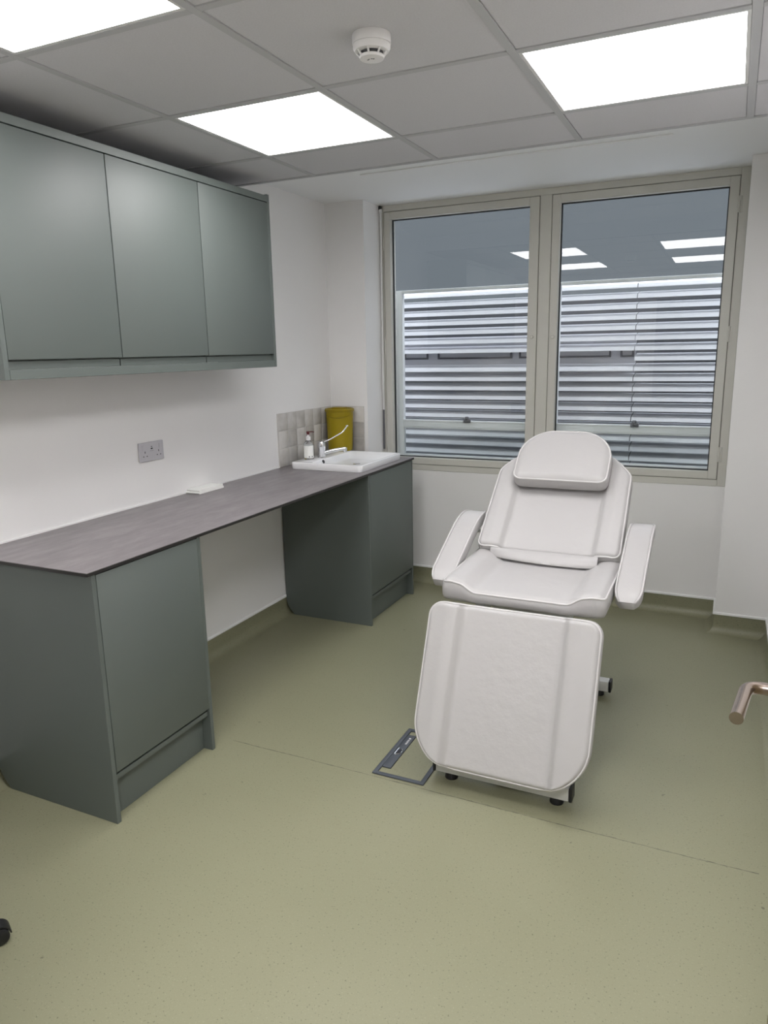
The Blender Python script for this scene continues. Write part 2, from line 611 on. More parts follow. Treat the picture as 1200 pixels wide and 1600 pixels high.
for s, g in ((S1, G1), (S2, G2)):
    bm = new()
    ring_boxes(bm, s[0] + 0.0035, s[1] - 0.0035, SZ[0] + 0.0035, SZ[1] - 0.0035, g[0], g[1], GZ[0], GZ[1], yf - 0.004, 2.43, 0.002)
    sash = obj('casement_sash', bm, M['frame'], win)
    bm = new()
    ring_boxes(bm, g[0] - 0.001, g[1] + 0.001, GZ[0] - 0.001, GZ[1] + 0.001, g[0] + 0.006, g[1] - 0.006, GZ[0] + 0.006, GZ[1] - 0.006, 2.385, 2.40, 0)
    obj('gasket', bm, M['gasket'], sash)
    bm = new(); box(bm, g[0] + 0.004, g[1] - 0.004, 2.392, 2.398, GZ[0] + 0.004, GZ[1] - 0.004)
    obj('glass_pane', bm, M['glass'], sash)
for x, zs in ((0.290, (2.25, 1.61, 0.97)), (2.360, (2.295, 1.63, 0.968))):
    for z in zs:
        bm = new()
        for dz in (-0.028, 0.0, 0.028):
            lathe(bm, [(0, -0.013), (0.006, -0.013), (0.006, 0.013), (0, 0.013)], (x, yf - 0.004, z + dz), 10)
        box(bm, x - 0.012, x + 0.012, yf - 0.005, yf, z - 0.042, z + 0.042, 0.001, 1)
        obj('hinge', bm, M['frame'], win)
for x, z in ((1.272, 1.640), (1.398, 1.637)):
    bm = new()
    mt = Matrix.Rotation(PI / 2, 4, 'X')
    lathe(bm, [(0, 0), (0.011, 0), (0.011, 0.005), (0.008, 0.008), (0, 0.008)], (x, yf - 0.004, z), 16, mt)
    box(bm, x - 0.0015, x + 0.0015, yf - 0.0135, yf - 0.011, z - 0.006, z + 0.006)
    obj('lock', bm, M['frame'], win)

# pull-cord tube in the left corner of the window recess
t = thing('cord_tube', 'slim white pull cord tube hanging down the left side of the window', 'cord tube', (0.283, 2.335, 0.92))
bm = new()
tube(bm, [(0.281, 2.334, 2.445), (0.279, 2.334, 1.9), (0.278, 2.334, 1.19)], 0.0075, 12)
obj('upper_tube', bm, M['white_plastic'], t)
bm = new()
tube(bm, [(0.278, 2.334, 1.19), (0.278, 2.334, 0.92)], 0.006, 12)
w = obj('lower_weight', bm, M['catch'], t); w['label'] = 'grey metal weight'
bm = new()
lathe(bm, [(0, -0.01), (0.009, -0.008), (0.009, 0.008), (0, 0.01)], (0.278, 2.334, 1.195), 14)
obj('collar', bm, M['white_plastic'], t)
bm = new()
lathe(bm, [(0, -0.012), (0.010, -0.010), (0.010, 0.008), (0, 0.012)], (0.281, 2.334, 2.446), 14)
obj('collar', bm, M['white_plastic'], t)
bm = new(); box(bm, XN, 0.284, 2.326, 2.346, 2.452, 2.474, 0.002); obj('bracket', bm, M['black'], t)

# ------------------------------------------------------------ outer sashes, louvre screens and what stands past them
def outer_sash(x0, x1, cx, label):
    t = thing('outer_sash', label, 'window frame', ((x0 + x1) / 2, 2.5, 0.84), 'white outer sashes')
    y0, y1 = 2.478, 2.515
    bm = new()
    box(bm, x0, x0 + 0.046, y0, y1, 0.835, 1.962, 0.003)
    box(bm, x1 - 0.046, x1, y0, y1, 0.835, 1.962, 0.003)
    box(bm, x0 + 0.046, x1 - 0.046, y0, y1, 0.835, 0.872, 0.003)
    box(bm, x0 + 0.046, x1 - 0.046, y0, y1, 1.942, 1.962, 0.003)
    obj('sash_frame', bm, M['alu'], t)
    bm = new()
    box(bm, x0 + 0.046, x1 - 0.046, y0, y1, 1.052, 1.108, 0.003)
    box(bm, x0 + 0.046, x1 - 0.046, y0 - 0.006, y0 + 0.002, 1.098, 1.110, 0.002)
    box(bm, x0 + 0.046, x1 - 0.046, y0 - 0.004, y0 + 0.002, 1.062, 1.068, 0.001)
    obj('meeting_rail', bm, M['alu'], t)
    bm = new()
    box(bm, cx - 0.024, cx + 0.024, y0 - 0.022, y0 - 0.006, 1.098, 1.124, 0.004)
    lathe(bm, [(0, 0), (0.014, 0), (0.014, 0.010), (0.010, 0.016), (0, 0.016)], (cx - 0.002, y0 - 0.014, 1.122), 16)
    prism(bm, [(cx - 0.022, 1.112), (cx - 0.004, 1.120), (cx - 0.004, 1.104), (cx - 0.022, 1.100)], 1, y0 - 0.034, y0 - 0.020, 0.002, 1)
    c = obj('sash_catch', bm, M['catch'], t); c['label'] = 'dark grey catch'
    bm = new(); box(bm, x0 + 0.046, x1 - 0.046, 2.494, 2.499, 0.872, 1.052); obj('glass_pane', bm, M['glass'], t)
    return t
outer_sash(0.315, 1.315, 0.825, 'white outer sash frame with catch behind the left window pane')
outer_sash(1.365, 2.40, 1.882, 'white outer sash frame with catch behind the right window pane')

def louvre(x0, x1, missing, label):
    t = thing('louvre_screen', label, 'louvre', ((x0 + x1) / 2, 2.83, 0.66), 'white louvre screens outside the window')
    bm = new()
    for k in range(-1, 19):
        if k in missing:
            continue
        z = 1.870 - 0.0639 * k
        prof_ = []
        for q in range(17):
            f_ = q / 16
            k_ = max(0.0, (f_ - 0.45) / 0.55); prof_.append((2.800 + 0.016 * f_ + 0.11 * k_ ** 1.35, z + 0.049 * f_ - 0.006 * k_))
        back = [(y + 0.0022, zz - 0.001) for y, zz in prof_[::-1]]
        prism(bm, prof_ + back + [(2.812, z - 0.001), (2.812, z - 0.003), (2.800, z - 0.003)], 0, x0, x1)
    obj('slats', bm, M['slat'], t)
    for x in ((x0,) if missing else (x1 - 0.03,)):
        bm = new(); box(bm, x, x + 0.03, 2.926, 2.946, 0.66, 1.40); obj('rear_post', bm, M['alu'], t)
    return t
louvre(0.02, 1.817, (6,), 'white louvre screen with one slat missing, left and centre outside window')
louvre(1.822, 2.86, (), 'complete white louvre screen at the right side outside window')

t = thing('vent_panel', 'grey panel with dark rimmed slots seen through louvre gap', 'panel', (1.0, 2.90, 1.4))
bm = new(); box(bm, 0.02, 1.81, 2.965, 2.980, 1.40, 1.66); obj('panel', bm, M['vent_grey'], t)
for a, b in ((0.165, 0.355), (0.430, 0.985), (1.035, 1.165), (1.235, 1.655), (1.715, 1.80)):
    bm = new()
    ring_boxes(bm, a, b, 1.505, 1.562, a + 0.012, b - 0.012, 1.517, 1.550, 2.953, 2.9648, 0.001)
    obj('slot_rim', bm, M['outer_rim'], t)
# outside: building wall past the louvre
bm = new(); box(bm, -1.5, 4.5, 3.25, 3.4, -0.2, 1.90); struct('wall_outside', bm, M['outer_grey'])
bm = new(); box(bm, -1.5, 4.5, 2.46, 3.4, -0.3, -0.2); struct('floor_outside', bm, M['outer_grey'])

# ------------------------------------------------------------ ceiling light panels
def light_panel(i, j, label):
    x0, x1 = gx[i], gx[i + 1]
    y0, y1 = gy[j], gy[j + 1]
    t = thing('light_panel', label, 'ceiling light', ((x0 + x1) / 2, (y0 + y1) / 2, H), 'square ceiling light panels')
    a, b, c, d = x0 + 0.0125, x1 - 0.0125, y0 + 0.0125, y1 - 0.0125
    bm = new()
    ring_boxes(bm, a, b, c, d, a + 0.010, b - 0.010, c + 0.010, d - 0.010, 0, 1, 0)
    for v in bm.verts:                       # built in x/z, laid flat under the ceiling
        x, y, z = v.co
        v.co = (x, z, H + 0.001 + y * 0.010)
    obj('frame', bm, M['white_metal'], t)
    bm = new(); box(bm, a, b, c, d, H + 0.0112, H + 0.04); obj('housing', bm, M['white_metal'], t)
    bm = new(); box(bm, a + 0.010, b - 0.010, c + 0.010, d - 0.010, H + 0.003, H + 0.008); obj('diffuser', bm, M['panel'], t)
light_panel(1, 3, 'square light panel over the worktop, beside the wall cabinets')
light_panel(3, 3, 'square light panel on the right, above the window and treatment chair')
light_panel(1, 1, 'square light panel cut by the top left corner of the photo')
light_panel(3, 1, 'square light panel behind the right one, seen only mirrored in the glass')

# unseen fill light added past the doorway, brightens leg rest and near floor
M['corridor_fill'] = emit('corridor_fill_diffuser', PANEL_COL, 33.0)
for x, lb in ((1.95, 'added fill light panel, unseen in the corridor in line with the doorway'),):
    t = thing('light_panel', lb, 'ceiling light', (x + 0.3, -2.5, 2.4))
    bm = new()
    ring_boxes(bm, x, x + 0.6, -2.8, -2.2, x + 0.012, x + 0.588, -2.788, -2.212, 0, 1, 0)
    for v in bm.verts:
        a_, b_, c_ = v.co
        v.co = (a_, c_, 2.388 + b_ * 0.012)
    obj('frame', bm, M['white_metal'], t)
    bm = new(); box(bm, x + 0.012, x + 0.588, -2.788, -2.212, 2.391, 2.398); obj('diffuser', bm, M['corridor_fill'], t)

# smoke detector
sx, sy = 1.487, -0.277
t = thing('smoke_detector', 'round white smoke detector on the ceiling', 'smoke detector', (sx, sy, H))
def down(bm, prof_): lathe(bm, [(r, H + 0.003 - z) for r, z in prof_], (sx, sy, 0), 48)
bm = new(); down(bm, [(0, 0), (0.049, 0), (0.050, 0.003), (0.050, 0.022), (0.049, 0.0235), (0, 0.0235)]); obj('base', bm, M['white_plastic'], t)
bm = new(); down(bm, [(0, 0.024), (0.0485, 0.024), (0.0485, 0.032), (0.044, 0.039), (0.038, 0.041), (0, 0.041)]); obj('body', bm, M['white_plastic'], t)
bm = new(); down(bm, [(0, 0.041), (0.030, 0.041), (0.028, 0.050), (0, 0.050)]); obj('mesh_core', bm, M['black'], t)
for k in range(8):
    bm = new()
    a = k * PI / 4 + 0.2
    c, s = math.cos(a), math.sin(a)
    pts = [(0.041, 0.039), (0.030, 0.052)]
    p = [Vector((sx + c * r, sy + s * r, H + 0.003 - z)) for r, z in pts]
    sweep(bm, p, rrect(0.005, 0.004, 0.001, 2))
    obj('cage_rib', bm, M['white_plastic'], t)
bm = new(); down(bm, [(0, 0.049), (0.032, 0.049), (0.033, 0.051), (0.031, 0.056), (0.022, 0.058), (0, 0.0585)]); obj('cap', bm, M['white_plastic'], t)
bm = new()
for dx, dy in ((-0.008, -0.006), (0.008, -0.006), (-0.004, -0.009), (0.004, -0.009)):
    box(bm, sx + dx - 0.002, sx + dx + 0.002, sy + dy - 0.001, sy + dy + 0.001, H + 0.003 - 0.0595, H + 0.003 - 0.0575)
obj('cap_marks', bm, M['label_print'], t)

# ------------------------------------------------------------ wall cabinets
DW = 0.3488
g = M['green']
t = thing('cabinet_surround', 'sage green cornice, pelmet and end panels framing the wall cabinets', 'cabinet surround', (0, 0.18, 1.508))
bm = new(); box(bm, 0.002, DW, -0.577, -0.559, 1.508, 2.297, 0.0008, 1); obj('end_panel', bm, g, t)
bm = new(); box(bm, 0.002, DW, 0.932, 0.950, 1.508, 2.303, 0.0008, 1); obj('end_panel', bm, g, t)
bm = new(); box(bm, 0.002, DW + 0.001, -0.5585, 0.9315, 2.268, 2.296, 0.0008, 1); obj('cornice', bm, g, t)
bm = new(); box(bm, DW - 0.02, DW, -0.5585, 0.9315, 1.508, 1.5395, 0.0008, 1); obj('pelmet', bm, g, t)
WC = [(-0.5585, -0.077), (-0.075, 0.424), (0.426, 0.9315)]
WL = ['sage green wall cabinet at the left edge, widest in view', 'sage green wall cabinet in the middle of the three',
      'sage green wall cabinet nearest the window']
for (a, b), lb in zip(WC, WL):
    t = thing('wall_cabinet', lb, 'cabinet', (0, (a + b) / 2, 1.54), 'wall cabinets')
    bm = new(); box(bm, 0.002, DW - 0.021, a + 0.0005, b - 0.0005, 1.5398, 2.2675); obj('carcass', bm, g, t)
    bm = new(); box(bm, DW - 0.0195, DW, a + 0.001, b - 0.001, 1.570, 2.2645, 0.0012, 2); obj('door', bm, g, t)
    bm = new(); box(bm, DW - 0.021, DW - 0.014, a + 0.001, b - 0.002, 1.5400, 1.5655, 0.0008, 1); obj('handle_rail', bm, g, t)

# ------------------------------------------------------------ worktop and base cabinets
HC, DC = 0.9085, 0.5955
t = thing('worktop', 'long grey stone effect worktop with black edge along left wall', 'worktop', (0.3, 0.75, HC - 0.012))
bm = new(); box(bm, 0.0005, DC, -0.570, 2.098, HC - 0.0025, HC, 0.0006, 1); obj('laminate_top', bm, M['worktop'], t)
bm = new(); box(bm, 0.0005, DC, -0.570, 2.098, HC - 0.0135, HC - 0.0026, 0.0008, 1); k = obj('core', bm, M['worktop_edge'], t); k['label'] = 'black solid core edge'

def base_cabinet(y0, y1, label):
    xf = 0.590
    t = thing('base_cabinet', label, 'cabinet', (0.3, (y0 + y1) / 2, 0), 'base cabinets under the worktop')
    zt = HC - 0.0136
    outline = [(0.0085, 0.135), (0.0085, zt), (xf, zt), (xf, 0.0), (0.062, 0.0), (0.05, 0.010), (0.02, 0.05), (0.0085, 0.09)]
    for a in (y0, y1 - 0.018):
        bm = new(); prism(bm, outline, 1, a, a + 0.018, 0.0008, 1); obj('side_panel', bm, g, t)
    bm = new(); box(bm, xf - 0.0195, xf, y0 + 0.0205, y1 - 0.0205 + 0.002, 0.186, zt - 0.004, 0.0012, 2); obj('door', bm, g, t)
    bm = new(); box(bm, 0.010, xf - 0.022, y0 + 0.0185, y1 - 0.0185, 0.152, zt - 0.001); obj('carcass', bm, g, t)
    bm = new(); box(bm, xf - 0.0215, xf - 0.010, y0 + 0.0205, y1 - 0.020, 0.153, 0.172, 0.001, 1); obj('handle_rail', bm, g, t)
    bm = new(); box(bm, xf - 0.060, xf - 0.042, y0 + 0.0185, y1 - 0.0185, 0.001, 0.151, 0.0008, 1); obj('plinth', bm, g, t)
base_cabinet(-0.549, -0.012, 'sage green base cabinet at the near end of the worktop')
base_cabinet(1.449, 2.084, 'sage green base cabinet under the basin by the window')

# ------------------------------------------------------------ tiled splashback
def splash(name, axis, label):
    t = thing(name, label, 'splashback', (0.1, 1.8, HC), 'tiled splashbacks behind the basin')
    bm = new(); gb = new()
    rows = [HC, 1.018, 1.122, 1.225]
    if axis == 'y':
        cols = [1.453 + 0.1015 * k for k in range(7)][:7]
        cols[-1] = 2.0955
        box(gb, 0.0002, 0.006, 1.452, 2.0965, HC + 0.001, 1.2255)
    else:
        cols = [0.010, 0.105, 0.245]
        box(gb, 0.0065, 0.246, YN - 0.006, YN - 0.0002, HC + 0.001, 1.2255)
    for r0, r1 in zip(rows, rows[1:]):
        for c0, c1 in zip(cols, cols[1:]):
            e = 0.0012
            th = 0.0085 + random.uniform(-0.0004, 0.0008)
            if axis == 'y':
                box(bm, 0.003, th, c0 + e, c1 - e, r0 + e, r1 - e, 0.0015, 2)
            else:
                box(bm, c0 + e, c1 - e, YN - th, YN - 0.003, r0 + e, r1 - e, 0.0015, 2)
    obj('tiles', bm, M['tile'], t)
    obj('grout', gb, M['grout'], t)
splash('tile_splashback', 'y', 'grey glazed tile splashback on the left wall behind basin')
splash('tile_splashback', 'x', 'narrow grey glazed tile splashback on the end wall beside window')

# ------------------------------------------------------------ basin
BX0, BX1, BY0, BY1 = 0.088, 0.552, 1.436, 2.000
BT = 0.949
t = thing('basin', 'white rectangular countertop basin set on the worktop end', 'basin', (0.32, 1.72, HC))
def rr_loop(x0, x1, y0, y1, r, z, n=7):
    pts = []
    for cx, cy, a0 in ((x1 - r, y1 - r, 0), (x0 + r, y1 - r, PI / 2), (x0 + r, y0 + r, PI), (x1 - r, y0 + r, 1.5 * PI)):
        for i in range(n + 1):
            a = a0 + PI / 2 * i / n
            pts.append(Vector((cx + r * math.cos(a), cy + r * math.sin(a), z)))
    return pts
def loft(bm, loops, cap0=True, cap1=True):
    rings = [[bm.verts.new(p) for p in l] for l in loops]
    n = len(rings[0])
    for a, b in zip(rings, rings[1:]):
        for i in range(n):
            bm.faces.new((a[i], a[(i + 1) % n], b[(i + 1) % n], b[i]))
    if cap0: bm.faces.new(rings[0][::-1])
    if cap1: bm.faces.new(rings[-1])
bm = new()
IX0, IX1, IY0, IY1 = 0.212, 0.536, 1.462, 1.976
loft(bm, [rr_loop(BX0 + .004, BX1 - .004, BY0 + .004, BY1 - .004, .022, HC + 0.0004),
          rr_loop(BX0 + .001, BX1 - .001, BY0 + .001, BY1 - .001, .025, HC + 0.006),
          rr_loop(BX0, BX1, BY0, BY1, .026, BT - 0.006),
          rr_loop(BX0 + .002, BX1 - .002, BY0 + .002, BY1 - .002, .025, BT - 0.0015),
          rr_loop(BX0 + .005, BX1 - .005, BY0 + .005, BY1 - .005, .023, BT),
          rr_loop(IX0 - .004, IX1 + .004, IY0 - .004, IY1 + .004, .030, BT),
          rr_loop(IX0, IX1, IY0, IY1, .028, BT - 0.003),
          rr_loop(IX0 + .012, IX1 - .010, IY0 + .03, IY1 - .03, .035, BT - 0.030),
          rr_loop(IX0 + .03, IX1 - .03, IY0 + .09, IY1 - .09, .05, BT - 0.0395)])
obj('bowl', bm, M['ceramic'], t, angle=50)
bm = new()
mt = Matrix.Rotation(PI / 2 - 0.35, 4, 'Y')
lathe(bm, [(0, 0), (0.011, 0), (0.011, 0.004), (0, 0.004)], (IX0 + 0.0045, 1.600, BT - 0.015), 18, mt)
k = obj('overflow', bm, M['black'], t); k['label'] = 'dark overflow hole'
bm = new(); lathe(bm, [(0, 0), (0.022, 0), (0.024, 0.002), (0.018, 0.0035), (0, 0.003)], (0.38, 1.72, BT - 0.0394), 20)
obj('drain', bm, M['chrome'], t)

# tap with long medical lever
tx, ty = 0.176, 1.655
t = thing('lever_tap', 'chrome mixer tap with a long elbow lever on the basin', 'tap', (tx, ty, BT))
bm = new(); lathe(bm, [(0, 0), (0.027, 0), (0.027, 0.004), (0.024, 0.008), (0.023, 0.055), (0.025, 0.058), (0.025, 0.085), (0.020, 0.098), (0, 0.101)], (tx, ty, BT + 0.0003), 28)
obj('body', bm, M['chrome'], t)
bm = new()
sweep(bm, arc_path([(tx + 0.01, ty + 0.004, BT + 0.028), (tx + 0.07, ty + 0.04, BT + 0.044), (tx + 0.125, ty + 0.075, BT + 0.052)], 0.02), rrect(0.028, 0.022, 0.009, 4))
lathe(bm, [(0, -0.016), (0.012, -0.016), (0.013, 0.012), (0, 0.014)], (tx + 0.122, ty + 0.073, BT + 0.046), 18)
obj('spout', bm, M['chrome'], t)
bm = new()
pth = arc_path([(tx, ty, BT + 0.092), (tx + 0.035, ty + 0.03, BT + 0.104), (tx + 0.100, ty + 0.095, BT + 0.150), (tx + 0.118, ty + 0.115, BT + 0.185)], 0.018)
sc = [1.0 + 0.5 * max(0, (i / (len(pth) - 1) - 0.6)) for i in range(len(pth))]
sweep(bm, pth, rrect(0.011, 0.007, 0.003, 3), scale=sc)
lathe(bm, [(0, -0.006), (0.009, -0.003), (0.010, 0), (0.009, 0.003), (0, 0.006)], pth[-1], 14)
obj('lever', bm, M['chrome'], t)

# soap bottle
bx, by = 0.136, 1.572
t = thing('soap_bottle', 'clear soap bottle with white label and maroon pump on the basin', 'bottle', (bx, by, BT))
z0 = BT + 0.0004
bm = new(); lathe(bm, [(0, 0), (0.026, 0), (0.028, 0.003), (0.028, 0.085), (0.025, 0.098), (0.014, 0.110), (0.012, 0.116), (0, 0.116)], (bx, by, z0), 28); obj('bottle_body', bm, M['clear'], t)
bm = new(); lathe(bm, [(0.0285, 0.010), (0.0288, 0.010), (0.0288, 0.083), (0.0285, 0.083)], (bx, by, z0), 28); lb = obj('label_sheet', bm, M['paper'], t); lb['label'] = 'white printed label'
bm = new()
va = math.atan2(-2.17 - by, 2.39 - bx)
def on_label(a, z, w, h):
    r0, r1 = 0.0287, 0.0292
    vs = [(bx + r * math.cos(a + s), by + r * math.sin(a + s), z0 + z + q) for r in (r0, r1) for s in (-w, w) for q in (-h, h)]
    v = [bm.verts.new(p) for p in vs]
    for q in ((0, 1, 3, 2), (4, 6, 7, 5), (0, 4, 5, 1), (2, 3, 7, 6), (0, 2, 6, 4), (1, 5, 7, 3)):
        bm.faces.new([v[i] for i in q])
for z, w in ((0.072, 0.45), (0.064, 0.5), (0.055, 0.4), (0.047, 0.5), (0.040, 0.48)):
    on_label(va, z, w, 0.0008)
on_label(va + 0.1, 0.018, 0.12, 0.004); on_label(va + 0.75, 0.018, 0.14, 0.004)
obj('label_print', bm, M['label_print'], lb)
bm = new(); lathe(bm, [(0, 0.114), (0.0145, 0.114), (0.0145, 0.132), (0.010, 0.137), (0.005, 0.139), (0.005, 0.150), (0, 0.150)], (bx, by, z0), 22); obj('pump_collar', bm, M['white_plastic'], t)
bm = new()
lathe(bm, [(0, 0.148), (0.008, 0.148), (0.0085, 0.166), (0, 0.168)], (bx, by, z0), 16)
d = Vector((0.81, 0.58, 0)).normalized()
sweep(bm, [Vector((bx, by, z0 + 0.163)) - d * 0.010, Vector((bx, by, z0 + 0.164)) + d * 0.022, Vector((bx, by, z0 + 0.161)) + d * 0.036], rrect(0.011, 0.006, 0.002, 3))
obj('pump_head', bm, M['maroon'], t)

# mustard bin in the corner on the basin deck
cx, cy = 0.122, 1.996
t = thing('waste_bin', 'mustard yellow lidded waste tub in the tiled corner behind basin', 'bin', (cx, cy, BT))
z0 = BT + 0.0004
bm = new(); lathe(bm, [(0, 0), (0.074, 0), (0.078, 0.004), (0.087, 0.235), (0.087, 0.250), (0, 0.250)], (cx, cy, z0), 40); obj('tub', bm, M['mustard'], t)
bm = new(); lathe(bm, [(0, 0.2502), (0.092, 0.250), (0.094, 0.2535), (0.094, 0.266), (0.090, 0.270), (0.083, 0.270), (0.080, 0.262), (0, 0.262)], (cx, cy, z0), 40); lid = obj('lid', bm, M['mustard_dark'], t)
bm = new()
box(bm, cx - 0.045, cx + 0.045, cy - 0.03, cy + 0.03, z0 + 0.262, z0 + 0.277, 0.006, 3)
obj('flap', bm, M['mustard_dark'], lid)
bm = new()
pth = [(cx + 0.0905 * math.cos(a), cy + 0.0905 * math.sin(a), z0 + 0.228 - 0.012 * math.sin(max(0, min(1, (a + 2.2) / 1.9)) * PI)) for a in [-2.2 + 1.9 * k / 14 for k in range(15)]]
tube(bm, pth, 0.0025, 8); obj('bail_handle', bm, M['mustard_dark'], t)

# ------------------------------------------------------------ socket, paper towels
py0, py1, pz0, pz1 = 0.319, 0.476, 1.1025, 1.190
pc = (py0 + py1) / 2
t = thing('wall_socket', 'pale grey double socket with USB ports on the left wall', 'socket', (0, pc, (pz0 + pz1) / 2))
bm = new(); box(bm, 0.0003, 0.010, py0, py1, pz0, pz1, 0.0035, 3); obj('face_plate', bm, M['socket'], t)
for s in (-1, 1):
    yc = pc + s * 0.055
    bm = new(); box(bm, 0.0098, 0.0125, yc - 0.0075, yc + 0.0075, pz1 - 0.036, pz1 - 0.011, 0.001, 2); obj('rocker_switch', bm, M['socket'], t)
    bm = new()
    yc = pc + s * 0.044
    zc = pz0 + 0.034
    box(bm, 0.0099, 0.0104, yc - 0.002, yc + 0.002, zc + 0.004, zc + 0.013)
    for q in (-1, 1):
        box(bm, 0.0099, 0.0104, yc + q * 0.011 - 0.003, yc + q * 0.011 + 0.003, zc - 0.012, zc - 0.008)
    obj('pin_slots', bm, M['black'], t)
bm = new()
box(bm, 0.0099, 0.0104, pc - 0.0065, pc + 0.0065, pz1 - 0.034, pz1 - 0.028)
box(bm, 0.0099, 0.0104, pc - 0.0045, pc + 0.0045, pz1 - 0.0235, pz1 - 0.0205)
obj('usb_port', bm, M['black'], t)
bm = new()
for k in range(5):
    box(bm, 0.0099, 0.0102, pc - 0.011 + k * 0.0045, pc - 0.0085 + k * 0.0045, pz1 - 0.042, pz1 - 0.0395)
obj('marking', bm, M['label_print'], t)

t = thing('paper_towel_pile', 'small pile of folded white paper towels against wall', 'paper towels', (0.045, 0.71, HC))
def fold(bm, x0, x1, y0, y1, z0, z1, skew=0.0):
    """one folded sheet bundle: U-shaped outer fold seen on the near edge"""
    h = z1 - z0
    sec = []
    for i in range(9):
        a = -PI / 2 + PI * i / 8
        sec.append((y0 + h / 2 - h / 2 * math.cos(a), z0 + h / 2 + h / 2 * math.sin(a)))
    sec += [(y1, z1), (y1 + skew, z0)]
    prism(bm, sec, 0, x0, x1, 0.0008, 1)
zt = HC + 0.0004
for k, (dx, dy, h) in enumerate(((0.0, 0.0, 0.0105), (0.002, 0.004, 0.010))):
    bm = new(); fold(bm, 0.006 + dx, 0.088 - dx, 0.610 + dy, 0.805 - dy, zt, zt + h); zt += h + 0.0003
    obj('folded_sheet', bm, M['paper'], t)

# ------------------------------------------------------------ treatment chair
XCC = 1.740
chair = thing('treatment_chair', 'white padded reclining treatment chair in front of the window', 'treatment chair', (XCC, 0.62, 0))
lea, pip = M['leather'], M['piping']

def frame_mat(origin, vdir):
    """u = +x, v = vdir, w = outward normal of the upholstered face"""
    v = Vector(vdir).normalized()
    u = Vector((1, 0, 0))
    w = u.cross(v)
    mm = Matrix((u, v, w)).transposed().to_4x4()
    mm.translation = Vector(origin)
    return mm

def smooth(a, b, x):
    tt = max(0, min(1, (x - a) / (b - a)))
    return tt * tt * (3 - 2 * tt)

def pad(name, origin, vdir, L, hw, thick, groove, parent, piping=True, edge=0.022, crown=0.006, gpos=(0.165, 0.205),
        gfade0=0.0, gfade1=0.0, nu=64, nv=64, bottom_round=0.02, shade=lea):
    """upholstered cushion: outline half-width hw(v); channelled face between two raised side rolls"""
    M4 = frame_mat(origin, vdir)
    vs = []
    for j in range(nv + 1):
        tt = j / nv
        vs.append(L * (0.5 - 0.5 * math.cos(PI * tt)) * 0.75 + L * tt * 0.25)
    ss = [math.sin(PI / 2 * (2 * i / nu - 1)) * 0.7 + (2 * i / nu - 1) * 0.3 for i in range(nu + 1)]
    def h(u, v, w_):
        d = min(w_ - abs(u), v, L - v)
        z = 0.0
        if d < edge:
            k = 1 - max(0, d) / edge
            z -= 0.012 * k * k
        z += crown * (1 - (u / w_) ** 2) * math.sin(PI * v / L) if w_ > 0 else 0
        gq = 1 - smooth(gpos[0], gpos[1], abs(u))
        f = 1.0
        if gfade0: f *= smooth(0, gfade0, v)
        if gfade1: f *= smooth(0, gfade1, L - v)
        z -= groove * gq * f
        # rolls swell a little beside the channel
        z += 0.25 * groove * f * math.exp(-((abs(u) - gpos[1] - 0.035) / 0.03) ** 2)
        return z
    bm = new()
    top = []
    for v in vs:
        w_ = hw(v)
        top.append([bm.verts.new(M4 @ Vector((s * w_, v, h(s * w_, v, w_)))) for s in ss])
    for j in range(nv):
        for i in range(nu):
            bm.faces.new((top[j][i], top[j][i + 1], top[j + 1][i + 1], top[j + 1][i]))
    # outline loop (indices around)
    loop = [(j, nu) for j in range(nv + 1)] + [(nv, i) for i in range(nu - 1, -1, -1)] + [(j, 0) for j in range(nv - 1, -1, -1)] + [(0, i) for i in range(1, nu)]
    cen = Vector((0, L / 2, 0))
    def ring(depth, shrink):
        out = []
        for j, i in loop:
            v = vs[j]; w_ = hw(v); u = ss[i] * w_
            p = Vector((u, v, 0))
            dd = (p - cen); 
            k = Vector((-dd.x / max(1e-6, abs(dd.x)) * min(shrink, abs(dd.x)) if True else 0, -dd.y / max(1e-6, abs(dd.y)) * min(shrink, abs(dd.y)), 0))
            # only pull in on the outer sides
            if i in (0, nu): kx = k.x
            else: kx = k.x * abs(ss[i]) ** 6
            if j in (0, nv): ky = k.y
            else: ky = k.y * abs(2 * v / L - 1) ** 8
            q = Vector((u + kx, v + ky, 0))
            q.z = h(u, v, w_) * max(0, 1 - depth / thick) - depth
            out.append(bm.verts.new(M4 @ q))
        return out
    prev = [top[j][i] for j, i in loop]
    for depth, shrink in ((0.006, -0.003), (thick * 0.35, -0.006), (thick * 0.7, -0.005), (thick - 0.012, 0.0), (thick, bottom_round)):
        rg = ring(depth, shrink)
        n = len(rg)
        for a in range(n):
            bm.faces.new((prev[a], rg[a], rg[(a + 1) % n], prev[(a + 1) % n]))
        prev = rg
    bm.faces.new(prev[::-1])
    o = obj(name, bm, shade, parent, angle=80)
    if piping:
        pb = new()
        pts = []
        for j, i in loop:
            v = vs[j]; w_ = hw(v); u = ss[i] * w_
            pts.append(M4 @ Vector((u, v, h(u, v, w_) + 0.0005)))
        clean = [pts[0]]
        for p in pts[1:]:
            if (p - clean[-1]).length > 0.004:
                clean.append(p)
        if (clean[-1] - clean[0]).length < 0.004:
            clean.pop()
        sweep(pb, clean, circle(0.0042, 8), closed=True)
        obj('piping', pb, pip, o, angle=180)
    return o

def rounded(W, L, r0, r1, taper=0.0):
    """half-width of a rectangle with corner radii r0 (v=0 end) and r1 (v=L end)"""
    def f(v):
        w = W / 2 - taper * v / L
        if v < r0:
            return w - r0 + math.sqrt(max(0, r0 * r0 - (r0 - v) ** 2))
        if v > L - r1:
            return w - r1 + math.sqrt(max(0, r1 * r1 - (v - (L - r1)) ** 2))
        return w
    return f

